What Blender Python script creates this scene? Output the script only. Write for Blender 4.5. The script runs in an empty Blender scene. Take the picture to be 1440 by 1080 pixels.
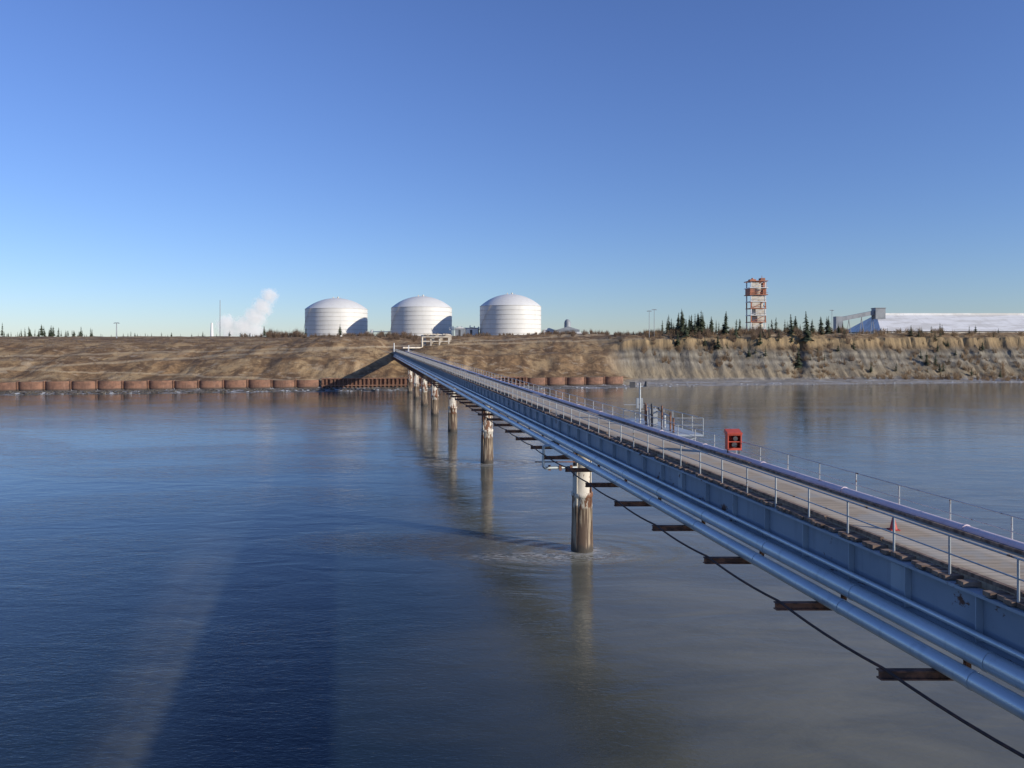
import bpy, math, random
import numpy as np
from mathutils import Vector
random.seed(7)
sc=bpy.context.scene
EYE=17.6
# ------------------------------------------------------------------ helpers
class MB:
    def __init__(s): s.v=[];s.f=[];s.m=[];s.s=[]
    def add(s,vs,fs,mi=0,sm=False):
        b=len(s.v); s.v+= [tuple(p) for p in vs]
        for f in fs: s.f.append(tuple(b+i for i in f)); s.m.append(mi); s.s.append(sm)
    def hexa(s,p,mi=0):
        s.add(p,[(0,3,2,1),(4,5,6,7),(0,1,5,4),(1,2,6,5),(2,3,7,6),(3,0,4,7)],mi)
    def box(s,a,b,mi=0):
        x0,y0,z0=a;x1,y1,z1=b
        s.hexa([(x0,y0,z0),(x1,y0,z0),(x1,y1,z0),(x0,y1,z0),(x0,y0,z1),(x1,y0,z1),(x1,y1,z1),(x0,y1,z1)],mi)
    def cyl(s,p0,p1,r0,r1=None,n=10,mi=0,cap=True):
        if r1 is None:r1=r0
        p0=Vector(p0);p1=Vector(p1);d=(p1-p0).normalized()
        u=d.cross(Vector((0,0,1)))
        if u.length<1e-3:u=Vector((1,0,0))
        u.normalize();w=d.cross(u)
        A=[];B=[]
        for i in range(n):
            a=2*math.pi*i/n;o=u*math.cos(a)+w*math.sin(a)
            A.append(p0+o*r0);B.append(p1+o*r1)
        s.add(A+B,[(i,(i+1)%n,n+(i+1)%n,n+i) for i in range(n)],mi,True)
        if cap:
            s.add(A,[tuple(range(n))[::-1]],mi);s.add(B,[tuple(range(n))],mi)
    def tube(s,pts,r,n=8,mi=0):
        for a,b in zip(pts[:-1],pts[1:]): s.cyl(a,b,r,r,n,mi)
    def lathe(s,c,prof,n=64,mi=0):
        vs=[];fs=[]
        for r,z in prof:
            for i in range(n):
                a=2*math.pi*i/n;vs.append((c[0]+r*math.cos(a),c[1]+r*math.sin(a),c[2]+z))
        for k in range(len(prof)-1):
            for i in range(n):
                j=(i+1)%n;fs.append((k*n+i,k*n+j,(k+1)*n+j,(k+1)*n+i))
        s.add(vs,fs,mi,True)
    def obj(s,name,mats,parent=None):
        me=bpy.data.meshes.new(name);me.from_pydata(s.v,[],s.f)
        for m in mats:me.materials.append(m)
        me.polygons.foreach_set('material_index',s.m);me.polygons.foreach_set('use_smooth',s.s)
        me.update();o=bpy.data.objects.new(name,me);sc.collection.objects.link(o)
        if parent:o.parent=parent
        return o
def empty(name):
    o=bpy.data.objects.new(name,None);sc.collection.objects.link(o);return o

class NT:
    def __init__(s,m): s.t=m.node_tree;s.n=s.t.nodes;s.l=s.t.links
    def new(s,t,**k):
        n=s.n.new(t)
        for a,b in k.items():
            setattr(n,a,b)
        return n
    def link(s,a,b): s.l.new(a,b)
    def pos(s,scale=(1,1,1)):
        g=s.new('ShaderNodeNewGeometry');m=s.new('ShaderNodeVectorMath',operation='MULTIPLY')
        s.link(g.outputs['Position'],m.inputs[0]);m.inputs[1].default_value=scale;return m.outputs[0]
    def noise(s,scale,detail=4,vec=None,rough=.55,dist=0):
        n=s.new('ShaderNodeTexNoise');n.inputs['Scale'].default_value=scale;n.inputs['Detail'].default_value=detail
        n.inputs['Roughness'].default_value=rough;n.inputs['Distortion'].default_value=dist
        s.link(vec if vec is not None else s.pos(),n.inputs['Vector']);return n.outputs[0]
    def math(s,op,a,b=0,clamp=False,c=None):
        n=s.new('ShaderNodeMath',operation=op);n.use_clamp=clamp
        for i,x in enumerate([a,b] if c is None else [a,b,c]):
            if isinstance(x,(int,float)):n.inputs[i].default_value=x
            else:s.link(x,n.inputs[i])
        return n.outputs[0]
    def ss(s,x,a,b):
        n=s.new('ShaderNodeMapRange',interpolation_type='SMOOTHSTEP');s.link(x,n.inputs[0])
        n.inputs[1].default_value=a;n.inputs[2].default_value=b;return n.outputs[0]
    def mix(s,f,a,b,bt='MIX'):
        n=s.new('ShaderNodeMix',data_type='RGBA',blend_type=bt)
        if isinstance(f,(int,float)):n.inputs[0].default_value=f
        else:s.link(f,n.inputs[0])
        for i,x in ((6,a),(7,b)):
            if isinstance(x,tuple):n.inputs[i].default_value=(*x,1)
            else:s.link(x,n.inputs[i])
        return n.outputs[2]
    def xyz(s):
        g=s.new('ShaderNodeNewGeometry');x=s.new('ShaderNodeSeparateXYZ');s.link(g.outputs['Position'],x.inputs[0]);return x.outputs
    def bump(s,h,st=.5,d=.1):
        b=s.new('ShaderNodeBump');b.inputs['Strength'].default_value=st;b.inputs['Distance'].default_value=d
        s.link(h,b.inputs['Height']);return b.outputs[0]
def newmat(name,rough=.6,metal=0):
    m=bpy.data.materials.new(name);m.use_nodes=True;t=NT(m);b=t.n['Principled BSDF']
    b.inputs['Roughness'].default_value=rough;b.inputs['Metallic'].default_value=metal
    return m,t,b
def simple(name,c1,c2,scale=1.5,rough=.6,metal=0,vs=(1,1,1),lo=.4,hi=.65,bump=0,detail=5):
    m,t,b=newmat(name,rough,metal)
    n=t.noise(scale,detail,t.pos(vs))
    t.link(t.mix(t.ss(n,lo,hi),c1,c2),b.inputs['Base Color'])
    if bump:t.link(t.bump(n,.6,bump),b.inputs['Normal'])
    return m
def rusty(name,paint,paint2,rust=(.16,.06,.03),scale=.9,amt=.62,rough=.45,metal=0):
    m,t,b=newmat(name,rough,metal)
    n1=t.noise(.5,3);base=t.mix(t.ss(n1,.35,.65),paint,paint2)
    n2=t.noise(scale,8,t.pos((1,1,1.4)),.68)
    n3=t.noise(7,4)
    st=t.noise(1,4,t.pos((3,3,.35)),.6)
    base=t.mix(t.math('MULTIPLY',t.ss(st,.5,.75),.35),base,tuple(x*.5 for x in paint))
    r=t.ss(t.math('ADD',n2,t.math('MULTIPLY',n3,.12)),amt,amt+.05)
    t.link(t.mix(r,base,t.mix(n3,rust,tuple(x*.45 for x in rust))),b.inputs['Base Color'])
    t.link(t.math('ADD',t.math('MULTIPLY',r,.4),rough),b.inputs['Roughness'])
    t.link(t.bump(t.math('ADD',n2,t.math('MULTIPLY',n3,.3)),.25,.03),b.inputs['Normal'])
    return m

# ------------------------------------------------------------------ terrain
def _h(ix,iy,seed):
    n=(ix.astype(np.int64)*374761393+iy.astype(np.int64)*668265263+seed*1442695041)&0xffffffff
    n=((n^(n>>13))*1274126177)&0xffffffff
    return ((n^(n>>16))&0xffff)/65535.0
def vn(x,y,seed=0):
    ix=np.floor(x);iy=np.floor(y);fx=x-ix;fy=y-iy;fx=fx*fx*(3-2*fx);fy=fy*fy*(3-2*fy)
    a=_h(ix,iy,seed);b=_h(ix+1,iy,seed);c=_h(ix,iy+1,seed);d=_h(ix+1,iy+1,seed)
    return (a+(b-a)*fx)*(1-fy)+(c+(d-c)*fx)*fy
def fbm(x,y,seed=0,o=4):
    r=0;a=.5
    for i in range(o):
        r=r+a*(vn(x*2**i,y*2**i,seed+i)-.5);a*=.5
    return r
def sst(x,a,b):
    u=np.clip((x-a)/(b-a),0,1);return u*u*(3-2*u)
def wall_y(X): return 265+(X+183)*.176
RX=[-6000,-235,-186,-137,-105,-80,-64,-53,-47,-38,-27,10,42,65,235,6000]
RZ=[18,17.9,17.2,18,19.2,20.9,19.2,15.4,14.6,17.8,20.6,21.6,22,22.3,23,23]
def ground(X,Y):
    X=np.asarray(X,float);Y=np.asarray(Y,float)
    t=Y-np.where(X<400,wall_y(X),wall_y(400.)+ (X-400)*.05)
    rim=np.interp(X,RX,RZ)+fbm(X*.03,Y*0+3,5,4)*1.6
    r=sst(X,38,58)
    gul=fbm(X*.045,Y*.02,11,4)*30
    gul2=fbm(X*.22,Y*.03,21,4)*9
    cen=np.exp(-((X+62)/45.)**2)
    t0=13-9*cen;t1=72-20*cen
    u=np.clip((t-t0+gul*.55+gul2*.5)/(t1-t0),0,1)
    prof=np.interp(u,[0,.12,.34,.42,.72,.8,1],[0,.13,.5,.53,.84,.87,1])
    zl=np.where(t<0,.55+.036*t,np.where(t<1,.55+2.8*t,3.35+.0*t))
    zl=zl+np.where(t>2,prof*(rim-3.35),0)
    rid=np.abs(fbm(X*.09,Y*.012,31,4))*17
    rid2=np.abs(fbm(X*.5+Y*.12,Y*.03,41,3))*8
    scar=3.0*np.exp(-((X-123-.5*(Y-325))/3.)**2)
    tt=t-16-rid*.5-rid2*.5-scar-fbm(X*.012,Y*0,51,3)*16
    uu=np.clip(tt/24,0,1)
    pr=np.interp(uu,[0,.15,.45,.5,.62,.68,1],[0,.12,.44,.56,.66,.88,1])
    zr=np.where(t<20,.25+.055*t,1.35)+pr*(rim-1.35)
    z=zl*(1-r)+zr*r
    far=sst(t,60,190)
    z=z+far*(np.interp(X,[-400,-100,50,300],[21.3,22,23.3,24.0])-rim)*np.where(t>0,1,0)
    z=z+np.where(t>2,fbm(X*.13,Y*.13,61,4)*1.1,fbm(X*.3,Y*.3,71,3)*.35)
    cx=19.3-.21*Y
    cut=np.exp(-((X-cx)/6.5)**4)*sst(Y,316,328)*(1-sst(Y,360,420))
    zc=EYE-7.0+.0106*Y
    z=z*(1-cut)+(zc)*cut
    und=np.exp(-((X-cx)/5.)**4)*(1-sst(Y,316,326))*sst(t,1,3)
    z=z-und*np.clip(z-(8.2),0,99)*.9
    return z
def gz(x,y): return float(ground(np.array([x]),np.array([y]))[0])
xs=np.concatenate([-260-np.geomspace(1.5,6500,45)[::-1],np.arange(-260,400,.85),400+np.geomspace(1.5,6500,45)])
ys=np.concatenate([np.arange(232,392,.75),392+np.geomspace(1,8000,60)])
GX,GY=np.meshgrid(xs,ys);GZ=ground(GX,GY)
nx,ny=len(xs),len(ys)
me=bpy.data.meshes.new('ground')
co=np.stack([GX,GY,GZ],-1).reshape(-1,3)
idx=np.arange(nx*ny).reshape(ny,nx)
F=np.stack([idx[:-1,:-1],idx[:-1,1:],idx[1:,1:],idx[1:,:-1]],-1).reshape(-1,4)
me.vertices.add(len(co));me.vertices.foreach_set('co',co.ravel())
me.loops.add(F.size);me.loops.foreach_set('vertex_index',F.ravel())
me.polygons.add(len(F));me.polygons.foreach_set('loop_start',np.arange(len(F))*4)
me.polygons.foreach_set('use_smooth',np.ones(len(F),bool))
me.update(calc_edges=True);me.validate()
go=bpy.data.objects.new('ground',me);sc.collection.objects.link(go)
m,t,b=newmat('bluff_soil_and_grass',.95)
X,Y,Z=t.xyz()
n1=t.noise(.07,6,None,.6);n2=t.noise(.5,6,None,.65);n3=t.noise(3,4,None,.7)
nv=t.noise(1,5,t.pos((.55,.12,.05)),.6)
grass=t.mix(t.ss(n2,.35,.65),(.34,.215,.11),(.17,.108,.06))
grass=t.mix(t.ss(n1,.42,.62),grass,(.42,.295,.16))
n4=t.noise(.11,7,t.pos((1,1,2)),.68,.7)
grass=t.mix(t.math('MULTIPLY',t.ss(n4,.47,.58),.78),grass,(.13,.078,.046))
n5=t.noise(.16,6,t.pos((1,1.5,2.5)),.65,.7)
grass=t.mix(t.math('MULTIPLY',t.ss(n5,.56,.64),.6),grass,(.46,.37,.26))
g=t.new('ShaderNodeNewGeometry');sn=t.new('ShaderNodeSeparateXYZ');t.link(g.outputs['Normal'],sn.inputs[0])
steep=t.ss(t.math('ADD',sn.outputs[2],t.math('MULTIPLY',n2,-.15)),.80,.62)
dirt=t.mix(t.ss(nv,.38,.62),(.47,.34,.20),(.28,.195,.115))
cl=t.mix(steep,grass,dirt)
for (k,c0,wd) in ((.10,9.5,.35),(-.06,4.6,.25),(.045,12.6,.3)):
    e=t.math('ABSOLUTE',t.math('SUBTRACT',Z,t.math('ADD',t.math('MULTIPLY',t.math('ADD',X,150),k*.6),t.math('ADD',c0,t.math('MULTIPLY',n1,2.5)))))
    cl=t.mix(t.math('MULTIPLY',t.ss(e,wd*1.8,wd*.5),.6),cl,(.50,.39,.25))
zz=t.math('ADD',Z,t.math('ADD',t.math('MULTIPLY',n2,2.0),t.math('MULTIPLY',t.noise(.03,2),6)))
ramp=t.new('ShaderNodeValToRGB');t.link(t.math('DIVIDE',zz,30),ramp.inputs[0])
e=ramp.color_ramp.elements;e[0].position=.0;e[0].color=(.31,.255,.175,1);e[1].position=1;e[1].color=(.33,.24,.13,1)
for p,c in((.28,(.33,.275,.19,1)),(.38,(.24,.215,.17,1)),(.44,(.34,.31,.25,1)),(.49,(.17,.155,.13,1)),(.55,(.31,.285,.23,1)),(.60,(.20,.18,.145,1)),(.67,(.26,.19,.115,1)),(.75,(.40,.29,.16,1))):
    k=e.new(p);k.color=c
nf=t.noise(1,5,t.pos((1.3,.3,.10)),.6)
clf=t.mix(t.math('MULTIPLY',t.ss(nv,.42,.66),.7),ramp.outputs[0],t.mix(.55,ramp.outputs[0],(.12,.095,.065)))
clf=t.mix(t.math('MULTIPLY',t.ss(nf,.45,.7),.5),clf,(.13,.105,.07))
rm=t.ss(X,38,54)
low=t.ss(sn.outputs[2],.97,.90)
cl=t.mix(t.math('MULTIPLY',rm,low),cl,clf)
mud=t.mix(t.ss(n2,.4,.6),(.10,.09,.07),(.17,.15,.12))
mud=t.mix(rm,mud,t.mix(t.ss(n2,.4,.6),(.36,.33,.28),(.27,.245,.205)))
cl=t.mix(t.ss(t.math('ADD',Z,n2),3.0,2.0),cl,mud)
ice=t.math('MULTIPLY',t.ss(t.noise(1,6,t.pos((.08,.5,.5)),.65),.48,.56),t.ss(Z,1.3,.8))
cl=t.mix(t.math('MULTIPLY',ice,.6),cl,(.52,.53,.55))
cl=t.mix(t.math('MULTIPLY',n3,.3),cl,(.10,.07,.045))
t.link(cl,b.inputs['Base Color'])
t.link(t.bump(t.math('ADD',n2,t.math('MULTIPLY',n3,.35)),.9,.7),b.inputs['Normal'])
b.inputs['Specular IOR Level'].default_value=.15
me.materials.append(m)

# ------------------------------------------------------------------ water
S=9000
wm=MB();wm.add([(-S,-S,0),(S,-S,0),(S,S,0),(-S,S,0)],[(0,1,2,3)])
m,t,b=newmat('silty_water',.04);b.inputs['IOR'].default_value=1.333
X,Y,Z=t.xyz()
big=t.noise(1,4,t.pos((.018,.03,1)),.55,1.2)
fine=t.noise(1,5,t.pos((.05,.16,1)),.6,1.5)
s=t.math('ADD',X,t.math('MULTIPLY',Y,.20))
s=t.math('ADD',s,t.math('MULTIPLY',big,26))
silt_shade=t.ss(s,12,38)  # silt, with shade left of the trestle shadow edge put into the colour
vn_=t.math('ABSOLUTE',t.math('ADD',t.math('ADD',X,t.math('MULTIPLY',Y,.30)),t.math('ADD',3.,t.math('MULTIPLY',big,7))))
pale_band=t.math('MULTIPLY',t.math('MULTIPLY',t.ss(vn_,4.0,.3),t.math('ADD',.10,t.math('MULTIPLY',fine,.40))),t.ss(Y,90,45))  # pale band over the left water, fading with distance
silt_shade=t.math('MAXIMUM',silt_shade,pale_band)
silt_shade=t.math('MULTIPLY',silt_shade,t.math('ADD',.66,t.math('MULTIPLY',t.ss(fine,.35,.65),.34)))
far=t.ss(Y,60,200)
col=t.mix(silt_shade,(.014,.027,.038),(.215,.205,.150))
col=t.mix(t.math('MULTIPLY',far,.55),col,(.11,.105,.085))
for (px,py) in ((5.97,63),(-3.7,109)):
    dx=t.math('SUBTRACT',X,px-2.6);dy=t.math('SUBTRACT',Y,py-1.9)
    d=t.math('SQRT',t.math('ADD',t.math('MULTIPLY',t.math('MULTIPLY',dx,dx),.07),t.math('MULTIPLY',dy,dy)))
    fo=t.math('MULTIPLY',t.ss(d,2.6,.5),t.ss(t.noise(1,6,t.pos((.7,2.6,1)),.7,2.5),.49,.58))
    # collar of foam hugging the pile
    ex=t.math('SUBTRACT',X,px);ey=t.math('SUBTRACT',Y,py)
    r_=t.math('SQRT',t.math('ADD',t.math('MULTIPLY',ex,ex),t.math('MULTIPLY',ey,ey)))
    co_=t.math('MULTIPLY',t.ss(r_,2.0,1.0),t.ss(t.noise(2.2,4),.35,.55))
    fo=t.math('MAXIMUM',fo,co_)
    col=t.mix(t.math('MULTIPLY',fo,.75),col,(.58,.57,.53))
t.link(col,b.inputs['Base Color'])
w1=t.noise(1,3,t.pos((.20,.45,1)),.5,.6)
w2=t.noise(1,4,t.pos((.9,2.6,1)),.55,1.0)
patch=t.ss(t.noise(1,3,t.pos((.02,.05,1)),.5,1),.42,.62)
dx=t.math('SUBTRACT',X,-3.);dy=t.math('SUBTRACT',Y,t.math('ADD',62.5,t.math('MULTIPLY',t.math('SUBTRACT',X,5.97),-.12)))
dw=t.math('SQRT',t.math('ADD',t.math('MULTIPLY',t.math('MULTIPLY',dx,dx),.06),t.math('MULTIPLY',dy,dy)))
wk=t.ss(dw,5.5,1.)
near=t.ss(Y,75,25)
amp=t.math('ADD',t.math('ADD',.45,t.math('MULTIPLY',patch,1.0)),t.math('MULTIPLY',wk,3.0))
hh=t.math('ADD',t.math('MULTIPLY',w1,.055),t.math('MULTIPLY',t.math('MULTIPLY',w2,.018),amp))
rip=t.noise(1,3,t.pos((2.0,5.0,1)),.5,1.2)
hh=t.math('ADD',hh,t.math('MULTIPLY',rip,t.math('MULTIPLY',t.math('ADD',t.math('ADD',.45,t.math('MULTIPLY',t.math('SUBTRACT',1,silt_shade),near)),t.math('MULTIPLY',wk,1.8)),.013)))
for (px,py,am) in ((5.97,63,.022),(-3.7,109,.014)):
    dx=t.math('SUBTRACT',X,px-1.0);dy=t.math('SUBTRACT',Y,py-.3)
    d=t.math('SQRT',t.math('ADD',t.math('MULTIPLY',t.math('MULTIPLY',dx,dx),.35),t.math('MULTIPLY',dy,dy)))
    d2=t.math('ADD',d,t.math('MULTIPLY',w2,1.1))
    rg=t.math('MULTIPLY',t.math('SINE',t.math('MULTIPLY',d2,4.2)),t.math('MULTIPLY',t.ss(d,10,1.),am))
    rg=t.math('MULTIPLY',rg,t.ss(t.noise(1,3,t.pos((.25,.35,1)),.5,.5),.36,.56))
    hh=t.math('ADD',hh,rg)
t.link(t.bump(hh,1,1),b.inputs['Normal'])
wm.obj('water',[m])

# ------------------------------------------------------------------ materials
M_girder=rusty('girder_blue_grey_paint',(.25,.29,.34),(.29,.33,.38),(.17,.08,.05),.8,.665,.45)
M_flange=rusty('flange_paint',(.34,.38,.42),(.39,.43,.46),(.19,.09,.055),1.1,.68,.45)
M_pipe=rusty('pipe_jacket',(.46,.51,.53),(.52,.56,.58),(.2,.15,.1),.6,.76,.30,.4)
M_mauve=rusty('mauve_pipe',(.62,.51,.54),(.68,.57,.58),(.25,.14,.10),.8,.68,.45)
M_rail=rusty('galvanised_rail',(.46,.48,.48),(.36,.38,.39),(.2,.10,.06),2,.66,.4,.3)
M_rust=simple('rusted_steel',(.24,.115,.07),(.10,.055,.04),3,.85,0,(1,1,1),.4,.6,.02)
M_cable=simple('dark_cable',(.05,.03,.025),(.1,.045,.03),4,.8)
m,t,b=newmat('deck_planks',.85)
br=t.new('ShaderNodeTexWave');br.wave_type='BANDS';br.bands_direction='Y';br.inputs['Scale'].default_value=1.05;br.inputs['Distortion'].default_value=.6
t.link(t.pos(),br.inputs[0])
X,Y,Z=t.xyz()
tl=t.math('ADD',X,t.math('MULTIPLY',Y,.21))
dn=t.noise(1,5,t.pos((.5,6,1)),.6);dn2=t.noise(.5,5)
c=t.mix(t.ss(dn,.3,.7),(.50,.40,.27),(.35,.27,.18));c=t.mix(t.ss(dn2,.5,.62),c,(.40,.36,.29))
for xc in(18.25,19.95):
    w_=t.math('ABSOLUTE',t.math('SUBTRACT',t.math('ADD',tl,t.math('MULTIPLY',dn2,.3)),xc+.15))
    c=t.mix(t.math('MULTIPLY',t.ss(w_,.42,.12),.55),c,(.60,.52,.40))
ed=t.math('ABSOLUTE',t.math('SUBTRACT',tl,19.1))
c=t.mix(t.math('MULTIPLY',t.ss(t.math('ADD',ed,t.math('MULTIPLY',dn2,.5)),1.6,2.0),.5),c,(.16,.115,.085))
c=t.mix(t.math('MULTIPLY',t.ss(br.outputs[1],.10,.02),.4),c,(.10,.08,.06))
t.link(c,b.inputs['Base Color']);M_deck=m
M_kerb=simple('weathered_timber',(.28,.195,.14),(.11,.07,.05),1,.9,0,(1,4,1),.35,.65,.02)
m,t,b=newmat('pile_coating',.8)
X,Y,Z=t.xyz()
pn=t.noise(1,7,t.pos((1.6,1.6,.5)),.7);ps=t.noise(1,5,t.pos((5,5,.22)),.6)
up=t.mix(t.ss(pn,.49,.54),(.62,.57,.49),(.17,.08,.045))
lowc=t.mix(t.ss(ps,.48,.60),(.10,.065,.045),(.34,.27,.19))
zz=t.math('ADD',Z,t.math('MULTIPLY',pn,1.6))
c=t.mix(t.ss(zz,4.4,4.7),lowc,up)
c=t.mix(t.ss(zz,1.6,1.1),c,(.06,.05,.04))
t.link(c,b.inputs['Base Color']);t.link(t.bump(pn,.5,.08),b.inputs['Normal']);M_pile=m
M_red=rusty('red_paint',(.55,.085,.045),(.48,.07,.04),(.25,.07,.04),2,.66,.5)
M_dark=simple('dark_grey',(.05,.05,.055),(.09,.09,.09),1)
M_white=rusty('white_paint',(.74,.74,.72),(.66,.66,.64),(.3,.2,.12),.8,.74,.5)
M_orange=simple('faded_orange_paint',(.46,.17,.09),(.27,.12,.08),.4,.7)
M_grey=simple('grey_cladding',(.30,.32,.34),(.22,.24,.26),.3,.6)
M_beige=simple('beige_paint',(.64,.58,.48),(.48,.41,.32),.5,.6)

# ------------------------------------------------------------------ trestle
def T(d,x0,h): return (x0-.21*d,d,EYE-h+.0106*d)
D0,D1=-14.,326.
tr=empty('trestle_bridge')
def beam(mb,xa,xb,ha,hb,mi=0,d0=D0,d1=D1):
    mb.hexa([T(d0,xa,hb),T(d0,xb,hb),T(d1,xb,hb),T(d1,xa,hb),T(d0,xa,ha),T(d0,xb,ha),T(d1,xb,ha),T(d1,xa,ha)],mi)
def frange(a,b,s):
    r=[];x=a
    while x<b:r.append(x);x+=s
    return r
g=MB()
for x in (17.05,21.05):
    beam(g,x-.02,x+.02,7.09,8.34)
    beam(g,x-.24,x+.24,7.0,7.085,1);beam(g,x-.26,x+.26,8.343,8.42,1)
    for d in frange(D0+.3,D1,2.6):
        for sx in (-1,1):
            beam(g,x+sx*.12-.095,x+sx*.12+.095,7.09,8.34,1,d,d+.035)
    for d in frange(D0+6,D1,15.6):
        for sx in(-1,1):
            beam(g,x+sx*.032-.010,x+sx*.032+.010,7.2,8.24,1,d-.35,d+.35)
g.obj('plate_girders',[M_girder,M_flange],tr)
g=MB()
for d in frange(D0+.5,D1,5.2):
    beam(g,17.1,21.0,7.3,7.75,0,d,d+.2)
    g.cyl(T(d,17.2,8.2),T(d+5.2,20.9,8.2),.06,n=5)
g.obj('cross_bracing',[M_girder],tr)
g=MB();beam(g,17.32,20.85,6.8,6.98);g.obj('deck_planks',[M_deck],tr)
g=MB()
d=D0
while d<D1-3:
    L=random.uniform(2.0,4.5)
    for xk in (17.34,20.66):
        if random.random()<.9: beam(g,xk+random.uniform(-.02,.02),xk+.14,6.70+random.uniform(-.03,.03),6.797,0,d,d+L-.06)
    d+=L
for d in frange(D0,D1,.3):
    if random.random()<.85:
        e=random.uniform(0,.14);beam(g,16.93-e,17.315,6.83+random.uniform(0,.02),6.96,0,d,d+.25)
g.obj('timber_kerb',[M_kerb],tr)
def railing(mb,x0,base,top,mid,dd0,dd1,step=2.2,r=.03):
    for d in frange(dd0,dd1+.01,step):
        j=random.uniform(-.025,.025)
        mb.cyl(T(d,x0,base),T(d+j,x0+j*.6,top),r*1.15,n=6)
    for h,rr in((top,r),)+tuple((q,r*.8) for q in mid):
        mb.cyl(T(dd0,x0,h),T(dd1,x0,h),rr,n=6)
g=MB();railing(g,17.0,6.97,5.73,(6.25,),D0,D1-.2)
railing(g,22.15,7.2,6.1,(6.62,),D0,D1-.2,2.6,.028)
g.obj('handrails',[M_rail],tr)
g=MB()
for d in frange(D0+.3,D1,2.6):
    beam(g,21.1,22.3,7.1,7.25,0,d,d+.14)
beam(g,22.2,22.3,7.05,7.25,1)
g.obj('pipe_shelf',[M_rust,M_flange],tr)
g=MB();g.cyl(T(D0,21.45,6.88),T(D1,21.45,6.88),.21,n=16);g.cyl(T(D0,21.93,6.95),T(D1,21.93,6.95),.14,n=12)
g.cyl(T(D0,20.98,6.90),T(D1,20.98,6.90),.07,n=8)
for d in frange(D0+1,D1,6.5):
    g.cyl(T(d,21.45,6.88),T(d+.1,21.45,6.88),.24,n=16)
g.obj('mauve_pipeline',[M_mauve],tr)
g=MB()
g.cyl(T(D0,16.47,8.5),T(D1-4,16.47,8.5),.27,n=20);g.cyl(T(D0,16.05,8.98),T(D1-4,16.05,8.98),.25,n=20)
g.cyl(T(D0,16.62,8.02),T(D1-4,16.62,8.02),.09,n=8)
for d in frange(D0+2,D1-5,5.2):
    for x,h,r in((16.47,8.5,.285),(16.05,8.98,.265)):
        g.cyl(T(d,x,h),T(d+.12,x,h),r,n=20)
g.obj('left_pipeline',[M_pipe],tr)
g=MB();cp=[]
for d in frange(20.5-5.2*6,D1-10,5.2):
    j=random.uniform(-.12,.12)
    beam(g,14.5+j,17.0,9.26,9.30,0,d-.1,d+.1);beam(g,14.5+j,17.0,9.48,9.52,0,d-.1,d+.1);beam(g,14.5+j,17.0,9.30,9.48,0,d-.015,d+.015)
    beam(g,16.85,17.0,8.42,9.26,0,d-.05,d+.05)
    cp.append((d,14.62+j))
g.obj('outrigger_brackets',[M_rust],tr)
g=MB()
for (d,x),(d2,x2) in zip(cp[:-1],cp[1:]):
    pts=[T(d+(d2-d)*k/6,x+(x2-x)*k/6,9.22+.10*4*(k/6)*(1-k/6)*1.0) for k in range(7)]
    g.tube(pts,.042,6)
g.obj('hanging_cable',[M_cable],tr)
for d in (63,109,148,182,210,238,266):
    p=empty('bridge_pile')
    g=MB();bx=19.2-.21*d;tz=EYE-9.15+.0106*d
    prof=[(.97,-4),(.95,.4),(.9,2.2),(.86,4.6),(.92,4.62),(.92,4.95),(.80,5.0),(.78,tz-.5),(.9,tz-.48),(.9,tz),(.0,tz)]
    g.lathe((bx,d,0),prof,32)
    for k in range(4):
        a=math.radians(45+90*k+10);ca,sa=math.cos(a),math.sin(a)
        g.cyl((bx+ca*.92,d+sa*.92,.2),(bx+ca*.84,d+sa*.84,tz-.5),.05,n=5)
    g.obj('pile_shaft',[M_pile],p)
    g=MB();beam(g,16.9,21.5,8.425,9.05,0,d-.55,d+.55);beam(g,16.7,21.7,9.05,9.14,0,d-.7,d+.7);g.obj('cap_beam',[M_girder],p)
dl=empty('pipe_drop_loop');g=MB()
pts=[T(60.5,16.05,8.98),T(60.5,15.3,9.05),T(60.5,15.25,10.65),T(60.6,15.45,10.85),T(61.5,18.3,10.95)]
g.tube(pts,.12,10);g.obj('bent_pipe',[M_pipe],dl)
g=MB()
for q in(15.9,16.8,17.7): g.box(tuple(np.array(T(61,q,11.1))-[.1,.2,0]),tuple(np.array(T(61,q,10.7))+[.1,.2,0]))
g.cyl(T(60.6,14.6,10.35),T(61.5,18.2,10.5),.05,n=6)
g.cyl(T(58,14.9,9.6),T(62,18.4,9.9),.07,n=6)
g.obj('pipe_clamps',[M_rust],dl)
pf=empty('service_platform');g=MB()
beam(g,22.35,24.4,6.95,7.08,0,52,62)
for d in(52.2,56.8,61.5):
    g.cyl(T(d,22.2,7.9),T(d,24.2,7.08),.07,n=6);
g.obj('platform_floor',[M_flange],pf)
g=MB();railing(g,24.35,6.95,5.8,(6.3,),52,62,1.66)
for d in(52,62):
    for h in(5.8,6.3):g.cyl(T(d,22.4,h),T(d,24.35,h),.03,n=6)
g.obj('platform_railing',[M_rail],pf)
g=MB()
g.cyl(T(59,22.6,6.95),T(59,22.6,3.75),.08,n=8,mi=0);g.cyl(T(59,22.0,4.05),T(59,23.1,4.05),.05,n=6)
g.box(tuple(np.array(T(59,22.0,4.05))-[.2,.15,.1]),tuple(np.array(T(59,22.0,3.7))+[.2,.15,0]),1)
g.cyl(T(59,23.1,4.05),T(59,23.1,3.65),.18,.1,n=10,mi=1)
g.box(tuple(np.array(T(59.1,22.6,5.7))-[.25,.15,.1]),tuple(np.array(T(59.1,22.6,5.0))+[.25,.15,0]),0)
g.cyl(T(56,23.3,6.95),T(56,23.3,5.9),.12,n=8,mi=0);g.cyl(T(56,23.3,5.95),T(55.2,22.5,5.4),.1,.07,n=8,mi=1)
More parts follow.
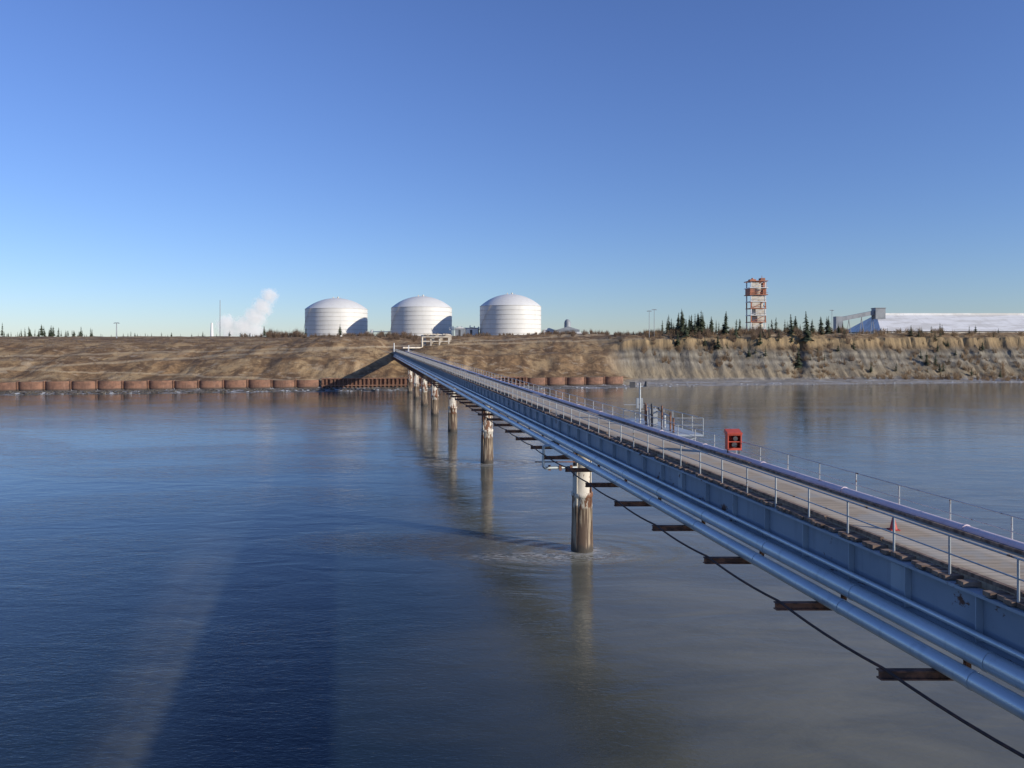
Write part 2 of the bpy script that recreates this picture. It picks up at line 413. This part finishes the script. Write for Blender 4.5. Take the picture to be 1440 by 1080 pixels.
g.cyl(T(56.6,22.6,6.95),T(56.6,22.6,5.2),.09,n=8,mi=1);g.box(tuple(np.array(T(57.4,23,6.95))-[.3,.3,0]),tuple(np.array(T(57.4,23,5.7))+[.3,.3,0]),0)
for d,x,h in((54,22.9,5.6),(60.5,23.6,5.5),(55,22.7,5.2),(58,22.7,5.4),(53,22.7,5.9)):g.cyl(T(d,x,6.95),T(d,x,h),.07,n=7,mi=2)
g.cyl(T(54,22.9,5.9),T(60.5,23.6,5.8),.06,n=7,mi=0)
g.obj('pole_and_monitor',[M_rail,M_dark,M_rust],pf)
hc=empty('red_hose_cabinet');g=MB()
x,y,z=T(42.5,21.65,6.55)
g.box((x-.40,y-.25,z+.0),(x+.40,y+.3,z+.12));g.box((x-.42,y-.28,z+.85),(x+.42,y+.33,z+.95))
g.hexa([(x-.45,y-.35,z+.95),(x+.45,y-.35,z+.95),(x+.45,y+.38,z+.95),(x-.45,y+.38,z+.95),(x-.42,y-.3,z+1.0),(x+.42,y-.3,z+1.0),(x+.42,y+.33,z+1.16),(x-.42,y+.33,z+1.16)])
g.box((x-.4,y+.24,z+.12),(x+.4,y+.3,z+.85));g.box((x-.40,y-.25,z+.12),(x-.34,y+.24,z+.85));g.box((x+.34,y-.25,z+.12),(x+.40,y+.24,z+.85))
g.box((x-.34,y-.22,z+.45),(x+.34,y+.2,z+.5))
g.obj('cabinet_body',[M_red],hc)
g=MB();g.cyl((x,y-.2,z+.3),(x,y+.1,z+.3),.15,n=14);g.cyl((x+.05,y-.22,z+.66),(x+.05,y+.1,z+.66),.13,n=14)
for sx in(-.33,.33):
    g.cyl((x+sx,y,z-.6),(x+sx,y,z),.04,n=6)
g.obj('hose_reels_and_legs',[M_dark],hc)
M_cone=simple('red_plastic',(.42,.045,.03),(.34,.04,.03),3,.6)
cn=empty('traffic_cone');g=MB();x,y,z=T(25.9,18.8,6.797)
g.box((x-.16,y-.16,z),(x+.16,y+.16,z+.03));g.lathe((x,y,z),[(.13,.03),(.04,.44),(0,.45)],16);g.obj('cone_body',[M_cone],cn)

# ------------------------------------------------------------------ sheet-pile bulkhead
m,t,b=newmat('rusty_sheet_pile',.85)
X,Y,Z=t.xyz()
a=t.noise(1,6,t.pos((.35,.35,.6)),.65);a2=t.noise(1,4,t.pos((4,4,.3)),.6)
c=t.mix(t.ss(a,.38,.62),(.26,.135,.085),(.15,.08,.055));c=t.mix(t.math('MULTIPLY',t.ss(a2,.5,.7),.5),c,(.34,.21,.145))
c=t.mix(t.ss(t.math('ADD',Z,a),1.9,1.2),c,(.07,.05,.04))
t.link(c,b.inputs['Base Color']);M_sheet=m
def cells(x0,x1,w=8.6,top=3.75):
    e=empty('sheet_pile_bulkhead');g=MB();cap=MB()
    n=max(1,round((x1-x0)/w));w=(x1-x0)/n
    for i in range(n):
        xa=x0+i*w;pts=[]
        tp=top+random.uniform(-.15,.15)
        for k in range(15):
            u=k/14;ang=(u-.5)*math.radians(150)
            xx=xa+w*(.5+.5*math.sin(ang)/math.sin(math.radians(75)))
            bul=2.1*(math.cos(ang)-math.cos(math.radians(75)))/(1-math.cos(math.radians(75)))
            pts.append((xx,wall_y(xx)+.6-bul))
        vs=[(p[0],p[1],-1.5) for p in pts]+[(p[0],p[1],tp) for p in pts]
        g.add(vs,[(k,k+1,15+k+1,15+k) for k in range(14)],0,True)
        vs=[(p[0],p[1],tp-.25) for p in pts]+[(xa+w,wall_y(xa+w)+3,tp-.25),(xa,wall_y(xa)+3,tp-.25)]
        cap.add(vs,[tuple(range(17))])
        g.box((xa-.22,wall_y(xa)-.3,-1),(xa+.22,wall_y(xa)+.7,tp+.2))
    g.obj('cells',[M_sheet],e);cap.obj('cell_fill',[M_kerb],e)
cells(-420,-74);cells(6,46,8.2,3.9)
e=empty('fender_wall');g=MB()
for xx in frange(-73,6,.5):
    o=.25 if int((xx+73)/.5)%2 else 0
    g.add([(xx,wall_y(xx)-o,-1.5),(xx+.5,wall_y(xx)-o,-1.5),(xx+.5,wall_y(xx)-o,4.1),(xx,wall_y(xx)-o,4.1)],[(0,1,2,3)])
    g.add([(xx+.5,wall_y(xx)-.25,-1.5),(xx+.5,wall_y(xx),-1.5),(xx+.5,wall_y(xx),4.1),(xx+.5,wall_y(xx)-.25,4.1)],[(0,1,2,3)])
for xx in frange(-73,6,1.55):
    g.box((xx,wall_y(xx)-.85,-1.4),(xx+.5,wall_y(xx)-.3,3.9),1)
for zz in(1.2,3.9):
    g.hexa([(-73,wall_y(-73)-.95,zz),(6,wall_y(6)-.95,zz),(6,wall_y(6)-.2,zz),(-73,wall_y(-73)-.2,zz),(-73,wall_y(-73)-.95,zz+.35),(6,wall_y(6)-.95,zz+.35),(6,wall_y(6)-.2,zz+.35),(-73,wall_y(-73)-.2,zz+.35)],0)
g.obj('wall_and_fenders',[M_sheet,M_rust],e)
def rocks(name,n,fx,fy,smin,smax,mat):
    g=MB()
    for i in range(n):
        x=fx();y=fy(x);z=gz(x,y) ;s=random.uniform(smin,smax)
        z=max(z,0.)
        vs=[]
        for k in range(8):
            vs.append((x+s*((k&1)-.5)*random.uniform(.7,1.6),y+s*((k>>1&1)-.5)*random.uniform(.7,1.3),z-.1+s*(k>>2&1)*random.uniform(.3,.7)))
        g.add(vs,[(0,1,3,2),(4,6,7,5),(0,4,5,1),(1,5,7,3),(3,7,6,2),(2,6,4,0)])
    g.obj(name,[mat])
M_rock=simple('shore_rock',(.12,.105,.085),(.06,.05,.045),1,.9)
M_ice=simple('shore_ice',(.50,.52,.55),(.30,.32,.35),.5,.7)
rocks('shore_rocks',900,lambda:random.uniform(-260,-5),lambda x:wall_y(x)-random.uniform(3,14),.3,1.0,M_rock)
rocks('shore_ice',320,lambda:random.uniform(-260,330),lambda x:wall_y(x)-random.gauss(11,2.0)+(10 if x>46 else 0),.25,.7,M_ice)
e=empty('bridge_abutment');g=MB()
beam(g,16.2,22.8,7.0,12,0,322,327);g.cyl(T(323,16.3,7),T(323,16.3,3.2),.22,n=8,mi=1);g.cyl(T(323,22.7,7),T(323,22.7,4.2),.2,n=8,mi=1)
g.obj('abutment_block',[M_grey,M_white],e)
# ------------------------------------------------------------------ tanks
m,t,b=newmat('tank_white_paint',.5)
X,Y,Z=t.xyz()
pn=t.noise(.12,4);st=t.noise(1,4,t.pos((.6,.6,.04)),.6)
c=t.mix(t.ss(pn,.3,.7),(.72,.71,.67),(.67,.66,.62));c=t.mix(t.math('MULTIPLY',t.ss(st,.5,.75),.3),c,(.52,.49,.43))
t.link(c,b.inputs['Base Color']);M_tank=m
M_ring=simple('weathered_tank_paint',(.52,.50,.46),(.44,.42,.38),.3,.6)
def tank(cx,cy,bz,R):
    e=empty('storage_tank');g=MB()
    H=20.4
    g.lathe((cx,cy,bz),[(R,0),(R,H)],112)
    rise=8.0;Rs=(R*R+rise*rise)/(2*rise)
    prof=[]
    for k in range(0,15):
        a=math.asin(R/Rs)*(1-k/14.);prof.append(((Rs*math.sin(a)),H+Rs*math.cos(a)-(Rs-rise)))
    g.lathe((cx,cy,bz),prof,112)
    g.obj('shell_and_dome',[M_tank],e)
    g=MB()
    for k in range(1,8):
        z=H*k/7-(.12 if k==7 else 0)
        g.lathe((cx,cy,bz),[(R+.16,z-.12),(R+.16,z+.12)],112);g.lathe((cx,cy,bz),[(R+.16,z+.12),(R,z+.12)],112);g.lathe((cx,cy,bz),[(R,z-.12),(R+.16,z-.12)],112)
    g.obj('wind_girders',[M_ring],e)
    g=MB();g.lathe((cx,cy,bz),[(R+1.2,-3),(R+1.2,.3),(R,.35)],64)
    g.obj('foundation_ring',[M_grey],e)
    g=MB();zt=bz+H+8
    for a in range(0,360,45):
        x=cx+3*math.cos(math.radians(a));y=cy+3*math.sin(math.radians(a));g.cyl((x,y,zt-.5),(x,y,zt+.7),.07,n=5)
    g.cyl((cx+1,cy,zt-.3),(cx+1,cy,zt+1),.5,n=8);g.cyl((cx-2,cy-1,zt-.4),(cx-2,cy-1,zt+.8),.3,n=8)
    for k in range(40):
        a=math.radians(190+k*1.1);a2=math.radians(190+(k+1)*1.1)
        p=(cx+(R+.7)*math.cos(a),cy+(R+.7)*math.sin(a),bz+H*k/40);q=(cx+(R+.7)*math.cos(a2),cy+(R+.7)*math.sin(a2),bz+H*(k+1)/40)
        g.cyl(p,q,.12,n=4);g.cyl((p[0],p[1],p[2]+1),(q[0],q[1],q[2]+1),.05,n=4)
    g.obj('stairs_and_vents',[M_beige],e)
tank(-125.5,529,21.6,21.8);tank(-61.7,505,21.4,20.6);tank(-1.0,481,21.2,19.9)

# ------------------------------------------------------------------ vegetation
M_spruce=simple('spruce_needles',(.030,.045,.022),(.065,.075,.035),.8,.9,0,(1,1,1),.35,.65)
M_bark=simple('bark',(.10,.075,.055),(.06,.045,.035),2,.9)
M_twig=simple('bare_twigs',(.18,.12,.08),(.10,.07,.05),.3,.95)
M_twigd=simple('dry_brush',(.24,.16,.09),(.12,.08,.05),.3,.95)
def spruce(g,x,y,h,w=None,z=None):
    if z is None:z=gz(x,y)
    z-=.2;w=w or h*random.uniform(.15,.27)
    lx,ly=random.uniform(-.04,.04)*h,random.uniform(-.04,.04)*h
    g.cyl((x,y,z),(x+lx,y+ly,z+h),.02*h,.003*h,5,1,False)
    n=int(8+h*1.0);base=random.uniform(.05,.28);gap=random.uniform(.1,.4)
    for k in range(n):
        u=k/n;zz=z+h*(base+(1-base)*u);r=w*(1-u)**random.uniform(.7,1.1)*random.uniform(.6,1.3)+.04*w
        a0=random.random()*6.28
        for j in range(8):
            if random.random()<gap:continue
            a=a0+j*.785+random.uniform(-.25,.25);rr=r*random.uniform(.5,1.35);c,s=math.cos(a),math.sin(a)
            bw=rr*.36
            cxx,cyy=x+lx*u,y+ly*u
            g.add([(cxx,cyy,zz+h*.03),(cxx+c*rr*.6-s*bw,cyy+s*rr*.6+c*bw,zz-rr*.22),(cxx+c*rr,cyy+s*rr,zz-rr*.38),(cxx+c*rr*.6+s*bw,cyy+s*rr*.6-c*bw,zz-rr*.22)],[(0,1,2,3)],0)
def shrub(g,x,y,h,w,n=34,z=None):
    if z is None:z=gz(x,y)
    for i in range(n):
        a=random.random()*6.28;r=w*random.random()**.6;hh=h*random.uniform(.4,1)*(1-.35*(r/w)**2)
        bx,by=x+.35*r*math.cos(a),y+.35*r*math.sin(a);tx,ty=x+r*math.cos(a),y+r*math.sin(a);q=.05*h/2
        g.add([(bx-q,by,z-.2),(bx+q,by,z-.2),(tx,ty,z+hh)],[(0,1,2)],0)
        mx,my=(bx+tx)/2,(by+ty)/2
        b2=random.random()*6.28
        g.add([(mx,my,z+hh*.5-q),(mx,my,z+hh*.5+q),(mx+.3*w*math.cos(b2),my+.3*w*math.sin(b2),z+hh*random.uniform(.7,1))],[(0,1,2)],0)
def bx(px,d): return (px-720)/1040.*d
g=MB()
for i in range(52):
    px=random.gauss(972,24);d=random.uniform(346,395);spruce(g,bx(px,d),d,random.choice((3,4.5,6,7.5,9,10.5))*random.uniform(.85,1.2))
for i in range(78):
    px=random.uniform(1005,1190);d=random.uniform(346,395);spruce(g,bx(px,d),d,random.choice((2.5,4,5,6,8.5))*random.uniform(.85,1.2))
for i in range(60):
    px=random.uniform(1190,1570);d=random.uniform(346,400);spruce(g,bx(px,d),d,random.uniform(1.6,5.5))
for i in range(18):
    px=random.uniform(1280,1345);d=random.uniform(350,375);spruce(g,bx(px,d),d,random.uniform(3,6))
g.obj('spruce_forest',[M_spruce,M_bark])
for px,d,h in((1135,356,15),(986,360,12),(1020,358,12),(1113,362,10),(1155,365,8.5),(1303,356,7),(944,358,8)):
    g=MB();spruce(g,bx(px,d),d,h,h*.2);g.obj('spruce_tree',[M_spruce,M_bark])
g=MB()
for i in range(760):
    px=random.uniform(905,1600);d=random.uniform(340,378);shrub(g,bx(px,d),d,random.uniform(1.2,4.6),random.uniform(1,2.6),22)
g.obj('dry_brush',[M_twigd])
g=MB()
for a,b_,n,hh,d0,d1 in((372,425,26,6,420,450),(340,372,8,3,420,450),(515,585,50,4.2,405,440),(650,690,14,3,400,440),(760,855,60,3.2,365,420),(855,930,40,3.0,345,380),(425,515,60,3,395,430),(585,760,60,2,385,430),(940,1200,70,5,348,390)):
    for i in range(n):
        px=random.uniform(a,b_);d=random.uniform(d0,d1);shrub(g,bx(px,d),d,hh*random.uniform(.6,1.15),hh*.45,34)
g.obj('bare_shrub_thicket',[M_twig])
g=MB()
for i in range(60):
    px=random.uniform(-60,130);d=random.uniform(450,560);spruce(g,bx(px,d),d,random.uniform(3,7.5))
for i in range(50):
    px=random.uniform(100,430);d=random.uniform(460,600);spruce(g,bx(px,d),d,random.uniform(2,4.5))
for px,h in((3,9),(58,8),(62,7),(75,7),(128,6),(478,8),(372,7),(430,6)):
    d=440;spruce(g,bx(px,d),d,h)
g.obj('distant_tree_row',[M_spruce,M_bark])
g=MB()
for i in range(1000):
    x=random.uniform(-260,30);y=wall_y(x)+random.uniform(14,110)
    if abs(x-(19.3-.21*y))<9:continue
    shrub(g,x,y,random.uniform(.5,1.9),random.uniform(.5,1.5),10)
g.obj('hillside_brush',[M_twigd])

# ------------------------------------------------------------------ structures on the plateau
def mast(name,px,d,ztop,r,mat,arm=0):
    e=empty(name);g=MB();x=bx(px,d);z=gz(x,d)
    g.cyl((x,d,z-.5),(x,d,ztop),r,r*.6,8)
    if arm:
        g.cyl((x-arm,d,ztop),(x+arm,d,ztop),r*.5,n=5)
        for s in(-1,1):g.box((x+s*arm-.4,d-.3,ztop-.35),(x+s*arm+.4,d+.3,ztop-.05))
    g.obj('mast_body',[mat],e)
def lev(y,d): return EYE+(483-y)/1040.*d
mast('lamp_post',164,400,lev(454,400),.35,M_grey,1.2)
mast('lamp_post',913,350,lev(437,350),.16,M_grey,.7)
mast('lamp_post',920,352,lev(435,352),.16,M_grey,.7)
mast('white_vent_stack',298,450,lev(454,450),1.1,M_white)
mast('radio_mast',309.5,480,lev(422,480),.32,M_grey)
mast('lamp_post',1170,420,lev(436,420),.2,M_grey,.7)
e=empty('process_tower');d=420.;x=bx(1063,d);zb=gz(x,d)-1
w=4.0
top=lev(396,d)
levels=[zb+k*(top-zb)/8 for k in range(9)]
gs=[MB(),MB()];f=MB()
f.lathe((x+.6,d,zb),[(3.1,0),(3.1,top-zb-6),(3.4,top-zb-5.5),(3.4,top-zb-1.5),(0,top-zb-1.2)],20)
for k,z in enumerate(levels):
    g=gs[k%2]   # alternating orange / white aviation bands
    ww=w+.5+(.7 if k>=6 else 0)
    g.box((x-ww,d-ww,z-.2),(x+ww,d-ww+.4,z+.2));g.box((x-ww,d+ww-.4,z-.2),(x+ww,d+ww,z+.2))
    g.box((x-ww,d-ww+.4,z-.2),(x-ww+.4,d+ww-.4,z+.2));g.box((x+ww-.4,d-ww+.4,z-.2),(x+ww,d+ww-.4,z+.2))
    g.box((x-w+.4,d-w+.4,z-.08),(x+w-.4,d+w-.4,z+.06))
    if k<8:
        z2=levels[k+1]
        for sx in(-1,1):
            for sy in(-1,1):
                g.box((x+sx*w-.28,d+sy*w-.28,z+.2),(x+sx*w+.28,d+sy*w+.28,z2-.2))
        g.cyl((x-w,d-w-.2,z),(x+w,d-w-.2,z2),.17,n=5);g.cyl((x+w+.2,d-w,z),(x+w+.2,d+w,z2),.2,n=5)
        g.cyl((x-ww,d-ww,z+1.1),(x+ww,d-ww,z+1.1),.08,n=4)
gs[0].obj('steel_frame_orange',[M_orange],e);gs[1].obj('steel_frame_white',[M_white],e)
for k,(xa,xb) in((0,(-3.5,3.5)),(1,(-3.5,.5)),(2,(-.5,3.5)),(3,(-1.5,3.5)),(4,(-3.5,1.0)),(5,(-3.5,3.5)),(7,(-3.5,.4))):
    f.box((x+xa,d-w-.1,levels[k]+.3),(x+xb,d-w+.1,levels[min(k+1,8)]-.5))
f.obj('vessel_and_panels',[M_beige],e)
g=MB();tz=top
g.box((x-w-.8,d-w-.8,levels[6]+.3),(x-w+1.8,d+w,levels[7]-.3))
g.box((x+.6,d-3,levels[6]+.2),(x+w+.9,d+3,levels[8]-.3))
g.box((x-3.8,d-2,tz+.2),(x-.6,d+2,tz+1.2));g.box((x+2.2,d-2,tz+.2),(x+4.6,d+2,tz+1.9))
g.cyl((x+3.4,d,tz+1.9),(x+3.4,d,tz+3.4),.15,n=5);g.cyl((x-2,d,tz+1.2),(x-2,d,tz+2.0),.6,n=8)
g.obj('machine_houses',[M_orange],e)
e=empty('conveyor_gallery');g=MB();d=430.
A=(bx(1181,d),d,lev(449,d));B=(bx(1232,d),d,lev(439,d))
g.hexa([(A[0],d-1.3,A[2]-1.2),(B[0],d-1.3,B[2]-1.2),(B[0],d+1.3,B[2]-1.2),(A[0],d+1.3,A[2]-1.2),(A[0],d-1.3,A[2]+1.2),(B[0],d-1.3,B[2]+1.2),(B[0],d+1.3,B[2]+1.2),(A[0],d+1.3,A[2]+1.2)])
for u in(.25,.6,.9):
    xx=A[0]+(B[0]-A[0])*u;zt=A[2]+(B[2]-A[2])*u;zg=gz(xx,d)
    g.cyl((xx-1.2,d,zg),(xx,d,zt-1.2),.2,n=5);g.cyl((xx+1.2,d,zg),(xx,d,zt-1.2),.2,n=5)
g.box((A[0]-3,d-2,gz(A[0],d)),(A[0]+1,d+2,A[2]+1.6))
g.obj('gallery',[M_grey],e)
g=MB();g.box((B[0]-1.5,d-2.6,B[2]-4),(B[0]+4.2,d+2.6,B[2]+2.2));g.box((B[0]-1.8,d-2.9,B[2]+2.2),(B[0]+4.5,d+2.9,B[2]+2.5))
g.obj('head_house',[M_grey],e)
e=empty('long_warehouse');g=MB();ya=445.;x0=bx(1240,ya);x1=x0+235;zr=lev(442,470);ze=25.0;zg=21.
g.box((x0,ya,zg),(x1,ya+50,ze),1)
g.add([(x0-1,ya-1,ze),(x1,ya-1,ze),(x1,ya+51,ze),(x0-1,ya+51,ze),(x0+9,ya+25,zr),(x1-9,ya+25,zr)],[(0,1,5,4),(1,2,5),(2,3,4,5),(3,0,4)],0)
for k in range(18):
    xx=x0+6+k*12.5;g.box((xx,ya-.25,zg),(xx+.5,ya-.003,ze-.1),0)
g.box((x0+12,ya+24,zr-.4),(x1-12,ya+26,zr+.7),0)
m,t,b=newmat('snowy_roof',.7)
rn=t.noise(1,6,t.pos((.06,.2,.2)),.65);rs=t.noise(1,3,t.pos((1.2,.05,.05)),.5)
c=t.mix(t.ss(rn,.42,.60),(.80,.79,.75),(.62,.60,.55));c=t.mix(t.math('MULTIPLY',t.ss(rs,.5,.7),.25),c,(.48,.46,.42))
t.link(c,b.inputs['Base Color']);M_roof=m
g.obj('roof_and_walls',[M_roof,M_beige],e)
def shed(name,px0,px1,d,ytop,yeave,mr,mw,dep=8):
    e=empty(name);g=MB();x0=bx(px0,d);x1=bx(px1,d);zt=lev(ytop,d);ze=lev(yeave,d);zg=gz((x0+x1)/2,d)-1;xm=(x0+x1)/2
    g.box((x0,d,zg),(x1,d+dep,ze),1)
    g.add([(x0-.4,d-.4,ze),(x1+.4,d-.4,ze),(x1+.4,d+dep+.4,ze),(x0-.4,d+dep+.4,ze),(xm,d-.4,zt),(xm,d+dep+.4,zt)],[(0,1,4),(1,2,5,4),(2,3,5),(3,0,4,5),(3,2,1,0)],0)
    g.box((x0+(x1-x0)*.35,d-.06,zg),(x0+(x1-x0)*.55,d-.003,zg+(ze-zg)*.85),2)
    g.obj('roof_walls_door',[mr,mw,M_dark],e)
shed('gable_building',783,815,440,459,464,M_grey,M_grey,12)
shed('storage_shed',764,780,455,461,464,M_white,M_white)
shed('storage_shed',800,826,430,467,469,M_white,M_white)
shed('storage_shed',640,654,470,459,462,M_white,M_grey)
shed('storage_shed',655,672,475,460,462,M_grey,M_white)
e=empty('small_dome_tank');g=MB();x=bx(798,450);g.lathe((x,450,22),[(2,0),(2,8.2),(1.6,9.4),(.8,10.2),(0,10.4)],18);g.obj('dome_shell',[M_grey],e)
e=empty('plant_piping');g=MB()
for k in range(7):
    xx=bx(637+k*6,480);zt=lev(random.uniform(456,462),480);g.cyl((xx,480,21),(xx,480,zt),.35,n=6)
for z in(26.5,27.6):g.cyl((bx(632,480),480,z),(bx(676,480),480,z),.3,n=6)
g.cyl((bx(523,500),500,21),(bx(523,500),500,27),.8,n=8);g.cyl((bx(515,500),500,25.5),(bx(555,500),500,25.5),.35,n=6)
g.obj('pipes',[M_white],e)
e=empty('pipe_rack');g=MB();d=338.
for j in range(3):
    yy=d+j*6
    for px in(594,606,618,631):
        xx=bx(px,d);g.box((xx-.28,yy-.28,13),(xx+.28,yy+.28,lev(471,d)))
    for y in(472,480):
        z=lev(y,d);g.box((bx(592,d),yy-.2,z-.25),(bx(633,d),yy+.2,z+.25))
for px in(597,602,610,615,624,628):
    g.cyl((bx(px,d),d-2,lev(470.3,d)),(bx(px,d),d+20,lev(470.3,d)),.35,n=8)
g.cyl((bx(570,d),d-8,lev(489,d)),(bx(594,d),d-1,lev(489,d)),.4,n=8)
g.cyl((bx(594,d),d-1,lev(489,d)),(bx(594,d),d-1,lev(474,d)),.4,n=8);g.cyl((bx(594,d),d-1,lev(474,d)),(bx(631,d),d-1,lev(474,d)),.35,n=8)
g.obj('rack_frame',[M_beige],e)
for px in(322,338,352):
    mast('plant_stack',px,640,lev(468,640),.8,M_grey)
e=empty('steam_plume')
g=MB();g.box((-264,636,20),(-203,656,66));o=g.obj('steam',[],e)
m=bpy.data.materials.new('steam');m.use_nodes=True;t=NT(m);t.n.remove(t.n['Principled BSDF'])
out=t.n['Material Output'];X,Y,Z=t.xyz()
pv=t.new('ShaderNodeVolumePrincipled');pv.inputs['Color'].default_value=(.97,.97,.98,1);pv.inputs['Anisotropy'].default_value=0
def blob(cx,cz,r):
    a=t.math('SUBTRACT',X,cx);b_=t.math('SUBTRACT',Z,cz);c_=t.math('SUBTRACT',Y,646)
    dd=t.math('SQRT',t.math('ADD',t.math('ADD',t.math('MULTIPLY',a,a),t.math('MULTIPLY',b_,b_)),t.math('MULTIPLY',c_,c_)))
    return t.math('SUBTRACT',1,t.math('DIVIDE',dd,r),True)
bl=None
for cx,cz,r in((-218,49,12),(-224,40,13),(-234,32,13),(-226,27,14),(-249,34,12),(-247,27,11),(-212,59,10)):
    q=blob(cx,cz,r);bl=q if bl is None else t.math('MAXIMUM',bl,q)
nn=t.noise(.24,5,None,.7,1.0)
den=t.math('MULTIPLY',t.math('SUBTRACT',t.math('ADD',nn,t.math('MULTIPLY',bl,.46)),.60,True),.85)
den=t.math('MULTIPLY',den,t.ss(bl,0,.25))
t.link(den,pv.inputs['Density']);t.link(t.math('MULTIPLY',den,.36),pv.inputs['Emission Strength'])  # glow added to the steam, standing in for multiply scattered sunlight
pv.inputs['Emission Color'].default_value=(1,.98,.97,1)
t.link(pv.outputs[0],out.inputs['Volume'])
o.data.materials.append(m)

# ------------------------------------------------------------------ light
el=math.radians(18);az=math.radians(29)
sd=Vector((math.cos(az)*math.cos(el),-math.sin(az)*math.cos(el),math.sin(el)))
L=bpy.data.lights.new('sun','SUN');L.energy=4.8;L.angle=math.radians(.6);L.color=(1,.92,.79)
lo=bpy.data.objects.new('sun',L);sc.collection.objects.link(lo);lo.rotation_euler=sd.to_track_quat('Z','Y').to_euler();lo.location=(50,-50,100)
w=bpy.data.worlds.new('World');sc.world=w;w.use_nodes=True
t=NT(w);bg=t.n['Background'];sk=t.new('ShaderNodeTexSky');sk.sky_type='NISHITA';sk.sun_disc=False
sk.sun_elevation=el;sk.sun_rotation=math.atan2(sd.x,sd.y);sk.air_density=1;sk.dust_density=.1;sk.ozone_density=3;sk.altitude=0
tc=t.new('ShaderNodeTexCoord');sp=t.new('ShaderNodeSeparateXYZ');t.link(tc.outputs['Generated'],sp.inputs[0])
tint=t.mix(t.ss(sp.outputs[2],-.02,.42),(.80,.92,1.27),(.92,1.01,1.47))
t.link(t.mix(1.0,sk.outputs[0],tint,'MULTIPLY'),bg.inputs[0]);bg.inputs[1].default_value=.107
sc.view_settings.view_transform='Standard';sc.view_settings.look='None';sc.view_settings.exposure=0
cam=bpy.data.cameras.new('camera');co=bpy.data.objects.new('camera',cam);sc.collection.objects.link(co)
co.location=(0,0,EYE);co.rotation_euler=(math.radians(90),0,0);cam.lens=26;cam.sensor_width=36;cam.shift_y=-57/1440
cam.clip_start=.1;cam.clip_end=20000
sc.camera=co
